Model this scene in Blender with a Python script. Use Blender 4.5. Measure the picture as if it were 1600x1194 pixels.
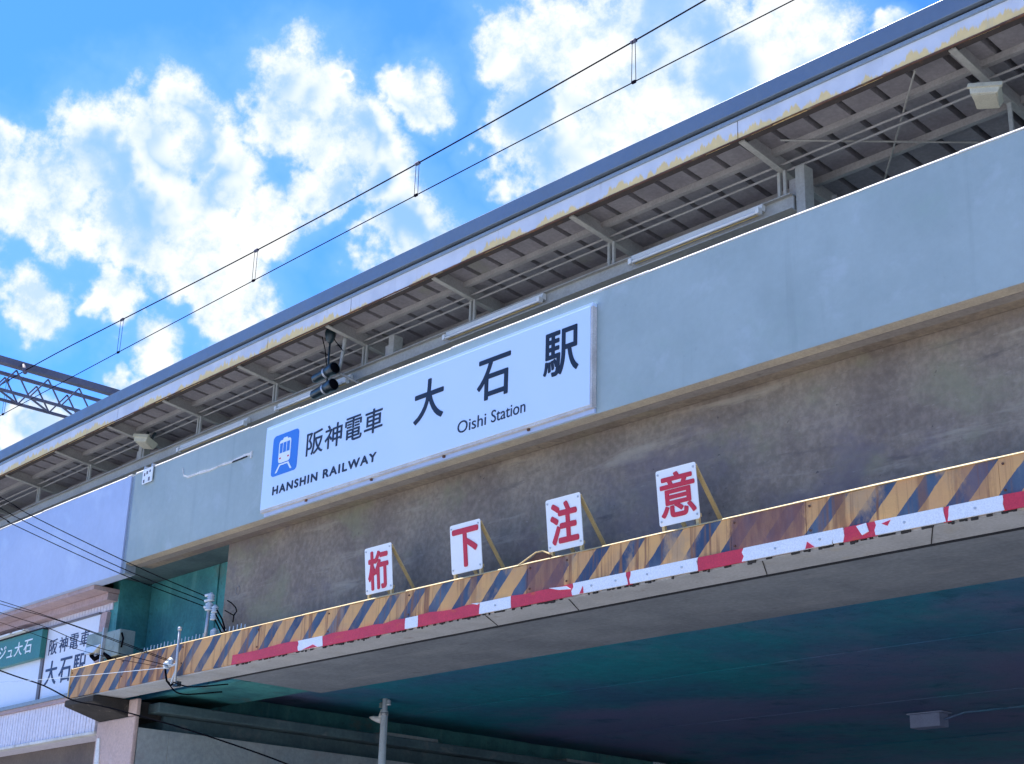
import bpy, math, random
from mathutils import Vector, Matrix
random.seed(7)
S = bpy.context.scene
for o in list(bpy.data.objects):
    bpy.data.objects.remove(o)
COL = S.collection
R = math.radians

# ------------------------------------------------------------------ camera
cam_d = bpy.data.cameras.new("camera")
cam = bpy.data.objects.new("camera", cam_d)
COL.objects.link(cam)
S.camera = cam
cam_d.sensor_width = 36.0
cam_d.lens = 54.0
cam_d.clip_start = 0.05
cam_d.clip_end = 3000
_r = Vector((.6949, .7186, .0277)).normalized()
_f = Vector((-.6806, .6448, .348)).normalized()
_u = _r.cross(_f).normalized()
_r = _f.cross(_u).normalized()
cam.matrix_world = Matrix(((_r.x, _u.x, -_f.x, 0), (_r.y, _u.y, -_f.y, 0), (_r.z, _u.z, -_f.z, 1.6), (0, 0, 0, 1)))

# ------------------------------------------------------------------ light
SUN_DIR = Vector((-.45, .008, .88)).normalized()      # towards the sun
sun_d = bpy.data.lights.new("sun", 'SUN')
sun_d.energy = 5.0
sun_d.angle = R(.53)
sun_d.color = (1.0, .955, .89)
sun = bpy.data.objects.new("sun", sun_d)
COL.objects.link(sun)
sun.rotation_euler = SUN_DIR.to_track_quat('Z', 'Y').to_euler()
sun.location = (0, 0, 40)

S.view_settings.view_transform = 'Standard'
S.view_settings.look = 'None'
S.view_settings.gamma = 1
S.view_settings.use_curve_mapping = False
S.view_settings.exposure = 1.1
S.cycles.max_bounces = 7
S.cycles.diffuse_bounces = 4
S.cycles.glossy_bounces = 3
S.cycles.adaptive_threshold = .02
SKY_STRENGTH = .12
SKY_TINT = (.245, .58, 1.12)
CLOUD_LIT = (4.3, 4.4, 4.4)
CLOUD_SHADE = (1.7, 2.7, 4.1)
CLOUD_THIN = .55

# cloud masses: direction and angular size (in 1/2400 rad)
CLOUDS = [(-0.7162, 0.4867, 0.5002, 105), (-0.7687, 0.4261, 0.477, 95), (-0.7972, 0.3982, 0.4538, 90), (-0.8228, 0.3694, 0.4319, 100), (-0.7073, 0.5174, 0.4817, 85), (-0.7033, 0.5421, 0.4599, 60), (-0.7663, 0.4583, 0.4503, 90), (-0.7991, 0.4207, 0.4295, 100), (-0.751, 0.4987, 0.4328, 70), (-0.7856, 0.461, 0.4127, 90), (-0.7771, 0.4913, 0.3934, 80), (-0.7003, 0.5684, 0.4319, 90), (-0.786, 0.495, 0.3704, 60), (-0.8423, 0.3908, 0.3713, 62), (-0.8166, 0.43, 0.3851, 48), (-0.8141, 0.4574, 0.3579, 50), (-0.8309, 0.448, 0.33, 34), (-0.8611, 0.4113, 0.2989, 55), (-0.7275, 0.5148, 0.4535, 60), (-0.6014, 0.5892, 0.5396, 110), (-0.5742, 0.6257, 0.5281, 150), (-0.6236, 0.6009, 0.5, 85), (-0.5416, 0.6378, 0.5476, 150), (-0.6191, 0.6264, 0.4737, 100), (-0.5278, 0.6771, 0.5127, 140), (-0.4859, 0.6891, 0.5375, 120), (-0.5858, 0.6509, 0.4828, 100), (-0.6667, 0.5425, 0.5111, 62), (-0.6877, 0.5053, 0.5213, 18), (-0.4312, 0.72, 0.5437, 34), (-0.8169, 0.3471, 0.4607, 50)]


class NT:
    """small helper to write node trees"""
    def __init__(self, tree):
        self.t = tree
        self.n = tree.nodes
        self.l = tree.links

    def node(self, typ, **kw):
        nd = self.n.new(typ)
        for k_, v_ in kw.items():
            setattr(nd, k_, v_)
        return nd

    def put(self, sock, val):
        if val is None:
            return
        if hasattr(val, 'is_linked') or isinstance(val, bpy.types.NodeSocket):
            self.l.new(val, sock)
        else:
            sock.default_value = val

    def math(self, op, a, b=None, c=None, clamp=False):
        nd = self.node('ShaderNodeMath', operation=op, use_clamp=clamp)
        self.put(nd.inputs[0], a)
        self.put(nd.inputs[1], b)
        if c is not None:
            self.put(nd.inputs[2], c)
        return nd.outputs[0]

    def vmath(self, op, a, b=None):
        nd = self.node('ShaderNodeVectorMath', operation=op)
        self.put(nd.inputs[0], a)
        if b is not None:
            if op == 'SCALE':
                self.put(nd.inputs[3], b)
            else:
                self.put(nd.inputs[1], b)
        return nd.outputs['Value'] if op in ('DOT_PRODUCT', 'LENGTH', 'DISTANCE') else nd.outputs[0]

    def ramp(self, v, a, b, lo=0., hi=1., smooth=True):
        nd = self.node('ShaderNodeMapRange')
        nd.interpolation_type = 'SMOOTHSTEP' if smooth else 'LINEAR'
        nd.clamp = True
        self.put(nd.inputs[0], v)
        for i, x in enumerate((a, b, lo, hi)):
            self.put(nd.inputs[i + 1], x)
        return nd.outputs[0]

    def noise(self, vec, scale=1., detail=6., rough=.55, dist=0., color=False):
        nd = self.node('ShaderNodeTexNoise')
        self.put(nd.inputs['Vector'], vec)
        nd.inputs['Scale'].default_value = scale
        nd.inputs['Detail'].default_value = detail
        nd.inputs['Roughness'].default_value = rough
        nd.inputs['Distortion'].default_value = dist
        return nd.outputs['Color' if color else 'Fac']

    def mix(self, f, a, b, typ='MIX'):
        nd = self.node('ShaderNodeMix', data_type='RGBA', blend_type=typ)
        self.put(nd.inputs[0], f)
        for s, v in ((nd.inputs[6], a), (nd.inputs[7], b)):
            if isinstance(v, (tuple, list)) and len(v) == 3:
                v = (*v, 1)
            self.put(s, v)
        return nd.outputs[2]

    def sep(self, v):
        nd = self.node('ShaderNodeSeparateXYZ')
        self.put(nd.inputs[0], v)
        return nd.outputs

    def comb(self, x, y, z):
        nd = self.node('ShaderNodeCombineXYZ')
        for i, v in enumerate((x, y, z)):
            self.put(nd.inputs[i], v)
        return nd.outputs[0]


W = bpy.data.worlds.new("World")
S.world = W
W.use_nodes = True
W.node_tree.nodes.clear()
w = NT(W.node_tree)
sky = w.node('ShaderNodeTexSky', sky_type='NISHITA')
sky.sun_disc = False
sky.sun_elevation = math.asin(SUN_DIR.z)
sky.sun_rotation = math.atan2(SUN_DIR.x, SUN_DIR.y)
sky.altitude = 0
sky.air_density = 1.0
sky.dust_density = .35
sky.ozone_density = 2.2
tc = w.node('ShaderNodeTexCoord')
D = w.vmath('NORMALIZE', tc.outputs['Generated'])
wob = w.noise(D, 15., 4., .62, 0, True)
wob = w.vmath('SCALE', w.vmath('SUBTRACT', wob, (.5, .5, .5)), .075)
DW = w.vmath('ADD', D, wob)
fld = None
for (cx, cy, cz, rr) in CLOUDS:
    n_ = Vector((cx, cy, cz)).normalized()
    ra = rr / 2400.
    d2 = w.vmath('DISTANCE', DW, tuple(n_))
    m_ = w.math('MULTIPLY_ADD', d2, -1. / (1.15 * ra), 1.15)
    fld = m_ if fld is None else w.math('MAXIMUM', fld, m_)
raw = fld
fld = w.math('MAXIMUM', fld, 0.)
# the same fair-weather cumulus over the rest of the sky
sx, sy, sz = w.sep(D)
zz = w.math('MAXIMUM', sz, .06)
flat = w.comb(w.math('DIVIDE', sx, zz), w.math('DIVIDE', sy, zz), 0.)
away = w.ramp(w.vmath('DOT_PRODUCT', D, tuple(Vector((-.64, .59, .46)).normalized())), .93, .86)
gen = w.math('MULTIPLY', w.ramp(w.noise(flat, 1.1, 4., .58), .52, .66), away)
fld = w.math('MAXIMUM', fld, gen)
fine = w.noise(D, 30., 7., .64)
dens = w.math('ADD', fld, w.math('MULTIPLY', w.math('SUBTRACT', fine, .5), 1.25))
alpha = w.ramp(dens, .22, .62)
thin = w.ramp(w.noise(D, 11., 3., .55, .4), .37, .55)
edge = w.ramp(fld, 1.0, .45)
body = w.math('MAXIMUM', w.math('MULTIPLY', edge, .95), thin)
body = w.math('MULTIPLY', body, w.ramp(fine, .36, .60, .35, 1.))
alpha = w.math('MULTIPLY', alpha, w.ramp(body, 0., .55, CLOUD_THIN, 1.))
ccol = w.mix(body, CLOUD_SHADE, CLOUD_LIT)
skyc = w.mix(1., sky.outputs[0], SKY_TINT, 'MULTIPLY')
veil = w.math('MULTIPLY', w.ramp(w.math('ADD', raw, w.math('MULTIPLY', w.math('SUBTRACT', fine, .5), .6)), -.45, .45), .42)
mixc = w.mix(veil, skyc, (1.45, 2.75, 4.2))
mixc = w.mix(alpha, mixc, ccol)
bg = w.node('ShaderNodeBackground')
w.l.new(mixc, bg.inputs[0])
bg.inputs[1].default_value = SKY_STRENGTH
wo = w.node('ShaderNodeOutputWorld')
w.l.new(bg.outputs[0], wo.inputs[0])

# ------------------------------------------------------------------ materials
MATS = {}


def start(name, rough=.8, metal=0., spec=.3):
    m = bpy.data.materials.new(name)
    m.use_nodes = True
    m.node_tree.nodes.clear()
    t = NT(m.node_tree)
    b = t.node('ShaderNodeBsdfPrincipled')
    o = t.node('ShaderNodeOutputMaterial')
    t.l.new(b.outputs[0], o.inputs[0])
    b.inputs['Roughness'].default_value = rough
    b.inputs['Metallic'].default_value = metal
    b.inputs['Specular IOR Level'].default_value = spec
    MATS[name] = m
    return m, t, b


def pos(t, sc=(1, 1, 1), off=(0, 0, 0)):
    g = t.node('ShaderNodeNewGeometry')
    v = t.vmath('MULTIPLY', g.outputs['Position'], sc)
    return t.vmath('ADD', v, off)


def finish(t, b, col, bump=0., bscale=60., rough=None):
    t.put(b.inputs['Base Color'], col)
    if bump:
        bn = t.node('ShaderNodeBump')
        bn.inputs['Strength'].default_value = bump
        bn.inputs['Distance'].default_value = .01
        t.l.new(t.noise(pos(t), bscale, 5., .6), bn.inputs['Height'])
        t.l.new(bn.outputs[0], b.inputs['Normal'])
    if rough:
        nz = t.noise(pos(t), 5., 4.)
        t.l.new(t.ramp(nz, .3, .7, rough[0], rough[1]), b.inputs['Roughness'])


def mat(name, base, var=None, vs=2.5, amt=.6, layers=(), rough=.8, metal=0., spec=.3, bump=.15, bs=60., rr=None, fa=.12):
    """base colour, broad mottling towards `var`, then stain layers (colour, scale vector, lo, hi, amount)"""
    m, t, b = start(name, rough, metal, spec)
    c = (*base, 1)
    if var:
        c = t.mix(t.math('MULTIPLY', t.ramp(t.noise(pos(t), vs, 7., .6), .35, .68), amt), base, var)
        fine_ = t.ramp(t.noise(pos(t), vs * 14, 4., .6), .3, .75, 1. - fa, 1. + fa * .7)
        c = t.mix(1., c, t.comb(fine_, fine_, fine_), 'MULTIPLY')
    for i, (lc, sc, lo, hi, a) in enumerate(layers):
        f = t.ramp(t.noise(pos(t, sc, (13.7 * i, 5.1 * i, 2.3 * i)), 1., 7., .62, .3), lo, hi, 0., a)
        c = t.mix(f, c, lc)
    finish(t, b, c, bump, bs, rr)
    return m


mat('painted_concrete', (.36, .435, .430), (.28, .35, .345), .9, .55,
    [((.20, .25, .25), (6, 6, .35), .54, .75, .2), ((.30, .42, .36), (.9, .9, 1.2), .56, .72, .5), ((.43, .50, .52), (2.2, 2.2, 2.6), .56, .72, .45), ((.24, .28, .29), (16, 16, 16), .62, .76, .3)], rough=.85, bump=.07, bs=28, fa=.03)
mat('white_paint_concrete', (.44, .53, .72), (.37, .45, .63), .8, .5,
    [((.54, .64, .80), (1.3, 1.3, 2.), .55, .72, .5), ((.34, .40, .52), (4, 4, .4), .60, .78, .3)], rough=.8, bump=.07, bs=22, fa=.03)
mat('coping_concrete', (.74, .72, .68), (.50, .48, .45), 3., .7, [((.25, .24, .22), (6, 6, 6), .58, .74, .6)], rough=.8)
mat('brown_concrete', (.285, .236, .182), (.190, .154, .128), 1.1, .9,
    [((.40, .355, .28), (.8, .8, 6.), .54, .72, .6), ((.11, .095, .09), (1.2, 1.2, 7.), .58, .74, .7), ((.24, .235, .15), (.8, .8, 1.1), .52, .68, .65), ((.15, .125, .15), (.6, .6, .9), .52, .66, .6),
     ((.14, .12, .11), (7, 7, .35), .60, .76, .18), ((.38, .34, .30), (9., 9., 30.), .62, .76, .5), ((.05, .045, .05), (12., 12., 20.), .66, .74, .85)], rough=.92, bump=.6, bs=16, fa=.2)
mat('soffit_concrete', (.30, .275, .25), (.22, .20, .19), 1.6, .8,
    [((.30, .28, .26), (1.1, 5, 1.), .56, .74, .5), ((.11, .10, .11), (5, 12, 4.), .62, .74, .6)], rough=.92, bump=.4, bs=20)
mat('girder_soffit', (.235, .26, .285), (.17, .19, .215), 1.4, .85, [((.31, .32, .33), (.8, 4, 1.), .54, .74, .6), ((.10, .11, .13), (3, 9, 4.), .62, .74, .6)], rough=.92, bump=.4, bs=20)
mat('drip_concrete', (.40, .35, .27), (.30, .27, .23), 3.2, .7, [((.22, .19, .16), (4, 6, 3), .58, .75, .6)], rough=.9, bump=.3)
mat('teal_steel', (.07, .30, .29), (.035, .17, .19), 1.8, .9, [((.14, .38, .36), (5, 5, .6), .54, .74, .5), ((.12, .14, .13), (2., 2., 2.), .56, .72, .6), ((.03, .11, .12), (9, 9, 9), .58, .72, .6)], rough=.6, bump=.1)
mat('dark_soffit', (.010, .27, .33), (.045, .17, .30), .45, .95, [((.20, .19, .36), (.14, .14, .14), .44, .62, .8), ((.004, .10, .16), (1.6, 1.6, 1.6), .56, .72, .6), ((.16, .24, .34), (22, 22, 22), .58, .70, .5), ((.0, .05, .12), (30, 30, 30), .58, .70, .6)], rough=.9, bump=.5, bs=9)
mat('abutment_concrete', (.40, .42, .40), (.26, .30, .31), 1.1, .9,
    [((.36, .35, .32), (1.5, 1.5, 2.2), .56, .74, .6), ((.10, .11, .12), (3, 3, .7), .58, .75, .6), ((.30, .25, .24), (.9, .9, 1.4), .56, .7, .5)], rough=.92, bump=.5, bs=18)
mat('dark_concrete', (.10, .16, .17), (.06, .10, .115), 1.2, .9, [((.22, .23, .23), (2, 2, 3), .56, .72, .6)], rough=.9, bump=.4, bs=20)  # darker grey-green concrete tone for the deck, seat and ledge
mat('box_grey', (.30, .36, .50), (.24, .28, .42), 5., .6, rough=.7, bump=.1)
mat('pole_paint', (.70, .76, .80), (.58, .65, .70), 6., .6, rough=.5, bump=0)
mat('pillar_concrete', (.60, .44, .38), (.50, .36, .32), 2., .7, [((.62, .56, .55), (4, 4, 1.), .58, .75, .5), ((.30, .25, .24), (6, 6, 1.2), .6, .76, .5)], rough=.9, bump=.3, bs=30)
mat('corbel_concrete', (.045, .04, .036), (.025, .023, .022), 4., .8, [((.20, .17, .13), (7, 7, 7), .60, .74, .7)], rough=.95, bump=.6, bs=30)
mat('fascia_metal', (.17, .215, .27), (.14, .185, .24), 1.2, .5, rough=.42, metal=.25, bump=.05, rr=(.35, .5), fa=.03)
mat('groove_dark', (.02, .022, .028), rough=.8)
mat('gutter_dark', (.075, .06, .055), (.05, .045, .045), 4., .7, [((.16, .09, .05), (5, 5, 5), .58, .72, .6)], rough=.9, bump=.2)
mat('trim_metal', (.25, .31, .36), (.20, .25, .31), 3., .5, rough=.5, bump=.05)
mat('canopy_steel', (.38, .36, .34), (.29, .275, .26), 3., .7, [((.17, .12, .09), (9, 9, 9), .64, .76, .6)], rough=.6, bump=.12)
mat('canopy_beam_steel', (.40, .39, .35), (.31, .30, .275), 2.2, .6, [((.20, .15, .10), (6, 6, 9), .64, .76, .5)], rough=.6, bump=.12)
mat('roof_sheet_steel', (.30, .28, .285), (.22, .205, .215), 1.8, .8, [((.15, .12, .10), (6, 3, 6), .62, .78, .5), ((.25, .25, .18), (2, 2, 2), .58, .72, .5)], rough=.7, bump=.15)
mat('rust', (.15, .075, .05), (.09, .05, .04), 3., .8, [((.30, .13, .06), (2, 2, 2), .54, .7, .7), ((.30, .24, .12), (3, 3, 3), .58, .7, .6)], rough=.9, bump=.4)
mat('sign_white', (.60, .73, .90), None, .9, .5, rough=.28, spec=.45, bump=0)
mat('sign_frame', (.62, .60, .58), (.44, .40, .38), 5., .7, [((.30, .16, .12), (9, 9, 9), .60, .76, .6)], rough=.5, bump=.1)
mat('sign_ink', (.018, .022, .035), rough=.35, bump=0)
mat('sign_blue', (.045, .20, .62), rough=.3, bump=0)
mat('board_white', (.82, .83, .82), (.75, .75, .73), 3., .4, [((.55, .45, .35), (14, 14, 5), .68, .8, .5)], rough=.4, bump=0, fa=.02)
mat('board_red', (.58, .030, .055), (.48, .035, .06), 7., .4, rough=.45, bump=0)
mat('cream_steel', (.62, .46, .22), (.50, .36, .18), 7., .6, [((.30, .15, .06), (18, 18, 18), .62, .74, .7)], rough=.6, bump=.1)
mat('tape_white', (.80, .82, .84), (.70, .73, .77), 6., .4, [((.45, .42, .40), (12, 12, 12), .64, .78, .5)], rough=.45, bump=.1)
mat('tape_red', (.64, .045, .075), (.50, .035, .06), 5., .6, [((.62, .12, .03), (4, 4, 10), .6, .72, .6), ((.62, .20, .20), (9, 9, 22), .62, .76, .4)], rough=.45, bump=.15)
mat('beam_underside', (.47, .48, .49), (.38, .39, .40), 2.6, .8, [((.24, .19, .15), (4, 7, 4), .60, .75, .6), ((.46, .42, .34), (2, 3, 2), .55, .72, .5)], rough=.88, bump=.3, bs=25)
mat('galvanised', (.52, .54, .56), (.42, .44, .46), 10., .6, rough=.45, metal=.5, bump=.05)
mat('porcelain', (.66, .72, .74), (.52, .60, .64), 8., .5, rough=.2, spec=.5, bump=0)
mat('black_rubber', (.006, .006, .008), rough=1., spec=0., bump=0)
mat('copper_wire', (.014, .010, .018), rough=1., spec=0., bump=0)
mat('gantry_steel', (.16, .14, .18), (.11, .10, .13), 2., .7, [((.14, .07, .08), (4, 4, 4), .58, .74, .5)], rough=.65, bump=0)
mat('dark_housing', (.012, .022, .028), (.02, .05, .06), 12., .5, rough=.3, spec=.5, bump=0)
mat('lamp_beige', (.58, .54, .40), (.48, .44, .33), 8., .6, [((.30, .26, .18), (12, 12, 12), .62, .76, .5)], rough=.6, bump=.1)
mat('lamp_white', (.80, .80, .76), (.70, .69, .63), 8., .4, rough=.4, bump=0)
mat('tube_glass', (.86, .87, .86), rough=.15, spec=.5, bump=0)
mat('yellow_pipe', (.60, .47, .22), rough=.5, bump=0)
mat('siding_white', (.72, .68, .74), (.62, .58, .64), 1.4, .5, [((.48, .38, .40), (7, 7, .7), .60, .77, .5)], rough=.55, bump=.05)
mat('cornice_pink', (.48, .35, .34), (.38, .28, .29), 2., .7, [((.26, .17, .15), (3, 5, 5), .58, .75, .6)], rough=.8, bump=.15)
mat('panel_white', (.76, .77, .82), (.70, .71, .77), .8, .5, fa=.02, rough=.35, spec=.4, bump=0)
mat('green_sign', (.04, .20, .17), (.05, .16, .15), 2., .5, rough=.4, bump=0)
mat('letter_white', (.80, .84, .84), rough=.4, bump=0)
mat('letter_navy', (.03, .035, .09), rough=.4, bump=0)
mat('frame_grey', (.17, .155, .17), (.12, .11, .12), 5., .5, rough=.5, bump=.05)
mat('brick_brown', (.16, .13, .115), (.11, .09, .09), 1.6, .7, [((.17, .17, .09), (2, 2, 2), .6, .74, .6)], rough=.9, bump=.3)
mat('junction_box', (.27, .34, .32), (.20, .26, .25), 5., .8, [((.13, .13, .11), (8, 8, 3), .58, .75, .6), ((.36, .40, .38), (6, 6, 6), .6, .74, .5)], rough=.7, bump=.2)
mat('road_pale', (.31, .305, .30), (.25, .245, .24), 1.5, .7, rough=.9, bump=.4, bs=120)  # unseen road, made pale to bounce light up onto the undersides
mat('ground_dry', (.33, .345, .365), (.27, .28, .30), .4, .7, rough=.95, bump=.3)
mat('platform_asphalt', (.13, .125, .125), (.10, .10, .10), 1., .6, rough=.9)
mat('pavement_stone', (.50, .485, .46), (.42, .41, .39), 1.2, .7, rough=.9, bump=.2)
mat('road_paint', (.76, .76, .74), (.62, .62, .60), 3., .6, rough=.7, bump=.1)


def board_mat():
    """white fascia board with ochre peeling along its lower edge"""
    m, t, b = start('fascia_board', .6)
    g = t.node('ShaderNodeNewGeometry')
    px_, py_, pz_ = t.sep(g.outputs['Position'])
    base = t.mix(t.ramp(t.noise(pos(t), 2.2, 6.), .35, .7), (.66, .67, .70), (.54, .56, .60))
    gate = t.ramp(t.noise(t.comb(px_, 3.3, 0.), .8, 5., .65), .37, .54)
    tooth = t.noise(t.comb(t.math('MULTIPLY', px_, 5.5), 0., 0.), 1., 5., .7)
    h = t.math('MULTIPLY', t.math('MULTIPLY', gate, t.ramp(tooth, .22, .70)), .17)
    hz = t.math('SUBTRACT', t.math('SUBTRACT', pz_, 8.965), h)
    fuzz = t.math('MULTIPLY', t.math('SUBTRACT', t.noise(pos(t, (14, 14, 3)), 1., 6., .7), .5), .17)
    f = t.ramp(t.math('ADD', hz, fuzz), .02, -.015)
    och = t.mix(t.noise(pos(t), 9., 6., .6), (.92, .66, .24), (.66, .47, .20))
    c = t.mix(t.math('MULTIPLY', f, .92), base, och)
    rim = t.ramp(t.math('ADD', t.math('SUBTRACT', pz_, 8.965), t.math('MULTIPLY', fuzz, .4)), .025, .0)
    c = t.mix(rim, c, (.22, .09, .05))
    st = t.ramp(t.noise(pos(t, (11, 11, .8)), 1., 5., .6), .60, .78, 0., .5)
    c = t.mix(st, c, (.40, .37, .33))
    finish(t, b, c, .2, 40)


def stripe_mat():
    """hazard stripes, sun-bleached, with rust running down from the top edge and the joints"""
    m, t, b = start('hazard_paint', .62)
    g = t.node('ShaderNodeNewGeometry')
    px_, py_, pz_ = t.sep(g.outputs['Position'])
    wv = t.math('MULTIPLY', t.math('SUBTRACT', t.noise(pos(t, (5, 5, 3)), 1., 6., .65), .5), .055)
    ph = t.math('ADD', t.math('SUBTRACT', px_, t.math('MULTIPLY', pz_, .98)), wv)
    fr = t.math('FRACT', t.math('DIVIDE', t.math('ADD', ph, 100.), .432))
    tri = t.math('ABSOLUTE', t.math('SUBTRACT', fr, .5))
    blk = t.ramp(tri, .205, .222)            # 1 = black
    blk = t.math('SUBTRACT', 1., blk)
    yel = t.mix(t.ramp(t.noise(pos(t), 2.5, 6.), .32, .7), (.68, .375, .135), (.58, .31, .13))
    yel = t.mix(t.ramp(px_, -15.4, -17.2, 0., .6), yel, (.58, .27, .10))
    bk = t.mix(t.ramp(t.noise(pos(t, (3, 3, 1.5)), 1., 6.), .35, .7), (.035, .065, .12), (.10, .14, .19))
    c = t.mix(blk, yel, bk)
    # faded patches where the dark paint washed off
    fade = t.ramp(t.noise(pos(t, (2.1, 2.1, 1.2), (4, 0, 0)), 1., 7., .65), .49, .62)
    fade = t.math('MULTIPLY', fade, t.ramp(px_, -14.5, -9.5, .35, .9))
    c = t.mix(fade, c, (.46, .29, .15))
    # vertical rust runs
    run = t.ramp(t.noise(pos(t, (12, 12, .4), (9, 0, 0)), 1., 6., .65), .47, .62)
    area = t.ramp(t.noise(pos(t, (.9, .9, .2), (2, 0, 0)), 1., 3.), .36, .56)
    rust_c = t.mix(t.noise(pos(t, (20, 20, 6)), 1., 6.), (.34, .15, .06), (.12, .055, .04))
    c = t.mix(t.math('MULTIPLY', t.math('MULTIPLY', run, area), .92), c, rust_c)
    # plates rusted right through their paint
    for x0, x1, a in ((-10.27, -9.78, .9), (-7.78, -7.02, .97), (-18.05, -17.9, .5), (-5.62, -5.38, .5)):
        wob_ = t.math('ADD', px_, t.math('MULTIPLY', t.math('SUBTRACT', t.noise(pos(t, (7, 7, 3)), 1., 6., .7), .5), .34))
        k_ = t.math('MULTIPLY', t.ramp(wob_, x0 - .05, x0 + .04), t.ramp(wob_, x1 + .05, x1 - .04))
        pat = t.ramp(t.noise(pos(t, (16, 16, 2.5)), 1., 7., .7), .33, .62, .8, 1.)
        c = t.mix(t.math('MULTIPLY', t.math('MULTIPLY', k_, pat), a), c, t.mix(t.noise(pos(t, (18, 18, 5)), 1., 6., .7), (.30, .14, .10), (.10, .045, .05)))
    spec_ = t.ramp(t.noise(pos(t, (34, 34, 30)), 1., 5., .7), .66, .74, 0., .6)
    c = t.mix(spec_, c, (.16, .08, .05))
    finish(t, b, c, .35, 50)


board_mat()
stripe_mat()

# ------------------------------------------------------------------ mesh helpers
KB = .0011                   # the viaduct runs in a gentle curve: y = y0 + KB x^2


def by(x):
    return KB * x * x


def bend(p):
    return Vector((p[0], p[1] + by(p[0]), p[2]))


class MB:
    def __init__(self):
        self.v, self.f = [], []

    def add(self, vs, fs):
        o = len(self.v)
        self.v += [Vector(q) for q in vs]
        self.f += [tuple(i + o for i in q) for q in fs]
        return self

    def hexa(self, p):           # bottom 0-3 (ccw from above), top 4-7
        return self.add(p, [(3, 2, 1, 0), (4, 5, 6, 7), (0, 1, 5, 4), (1, 2, 6, 5), (2, 3, 7, 6), (3, 0, 4, 7)])

    def box(self, x0, x1, y0, y1, z0, z1, nx=1):
        prof = [(y0, z0), (y1, z0), (y1, z1), (y0, z1)]
        return self.prism(prof, x0, x1, nx)

    def prism(self, prof, x0, x1, nx=1):     # profile in (y, z), swept along x
        n = len(prof)
        vs, fs = [], []
        for i in range(nx + 1):
            x = x0 + (x1 - x0) * i / nx
            vs += [(x, q[0], q[1]) for q in prof]
        for i in range(nx):
            for j in range(n):
                a, b_ = i * n + j, i * n + (j + 1) % n
                fs.append((a, b_, b_ + n, a + n))
        fs.append(tuple(range(n)))
        fs.append(tuple(reversed(range(nx * n, nx * n + n))))
        # winding: make outward for a ccw (y,z) profile
        fs = [tuple(reversed(q)) for q in fs]
        return self.add(vs, fs)

    def plate(self, poly, y0, y1):           # polygon in (x, z), thickness along y (front y0)
        n = len(poly)
        vs = [(q[0], y0, q[1]) for q in poly] + [(q[0], y1, q[1]) for q in poly]
        fs = [tuple(range(n)), tuple(reversed(range(n, 2 * n)))]
        fs += [((j + 1) % n, j, j + n, (j + 1) % n + n) for j in range(n)]
        return self.add(vs, fs)

    def tube(self, path, r, seg=8, caps=True):
        path = [Vector(q) for q in path]
        rs = r if isinstance(r, (list, tuple)) else [r] * len(path)
        vs, fs = [], []
        n = len(path)
        ref = None
        for i, q in enumerate(path):
            d = (path[min(i + 1, n - 1)] - path[max(i - 1, 0)])
            if d.length < 1e-9:
                d = Vector((0, 0, 1))
            d.normalize()
            if ref is None:
                ref = Vector((0, 0, 1)) if abs(d.z) < .9 else Vector((1, 0, 0))
            a = d.cross(ref)
            a.normalize()
            b_ = a.cross(d)
            ref = b_
            for j in range(seg):
                t_ = 2 * math.pi * j / seg
                vs.append(q + (a * math.cos(t_) + b_ * math.sin(t_)) * rs[i])
        for i in range(n - 1):
            for j in range(seg):
                p_, q_ = i * seg + j, i * seg + (j + 1) % seg
                fs.append((p_, q_, q_ + seg, p_ + seg))
        if caps:
            fs.append(tuple(reversed(range(seg))))
            fs.append(tuple(range((n - 1) * seg, n * seg)))
        return self.add(vs, fs)

    def bar(self, p0, p1, wx, wy):           # rectangular bar between two points
        p0, p1 = Vector(p0), Vector(p1)
        d = (p1 - p0).normalized()
        ref = Vector((1, 0, 0)) if abs(d.x) < .9 else Vector((0, 1, 0))
        b_ = d.cross(ref).normalized()
        a = b_.cross(d).normalized()
        vs = []
        for q in (p0, p1):
            for s, t_ in ((-1, -1), (1, -1), (1, 1), (-1, 1)):
                vs.append(q + a * (s * wx / 2) + b_ * (t_ * wy / 2))
        return self.hexa(vs)

    def build(self, name, m, parent=None, origin=None, bent=True, smooth=False, bevel=0.):
        org = Vector(origin) if origin else Vector((0, 0, 0))
        if parent is not None and origin is None:
            org = Vector(parent['_o']) if '_o' in parent else Vector((0, 0, 0))
        me = bpy.data.meshes.new(name)
        vs = [(bend(q) if bent else q) - org for q in self.v]
        me.from_pydata([tuple(q) for q in vs], [], self.f)
        me.validate()
        import bmesh
        bm = bmesh.new()
        bm.from_mesh(me)
        bmesh.ops.recalc_face_normals(bm, faces=bm.faces)
        bm.to_mesh(me)
        bm.free()
        if smooth:
            for p in me.polygons:
                p.use_smooth = True
        me.materials.append(MATS[m])
        o = bpy.data.objects.new(name, me)
        COL.objects.link(o)
        if parent is not None:
            o.parent = parent
        else:
            o.location = org
        if bevel:
            bv = o.modifiers.new('bevel', 'BEVEL')
            bv.width = bevel
            bv.segments = 2
            bv.limit_method = 'ANGLE'
        return o


def tag(o, label=None, cat=None, group=None, kind=None):
    if label:
        o['label'] = label
    if cat:
        o['category'] = cat
    if group:
        o['group'] = group
    if kind:
        o['kind'] = kind
    return o


def thing(name, loc, label, cat, group=None, bent=True):
    e = bpy.data.objects.new(name, None)
    e.empty_display_size = .2
    COL.objects.link(e)
    p = bend(loc) if bent else Vector(loc)
    e.location = p
    e['_o'] = tuple(p)
    return tag(e, label, cat, group)


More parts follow.
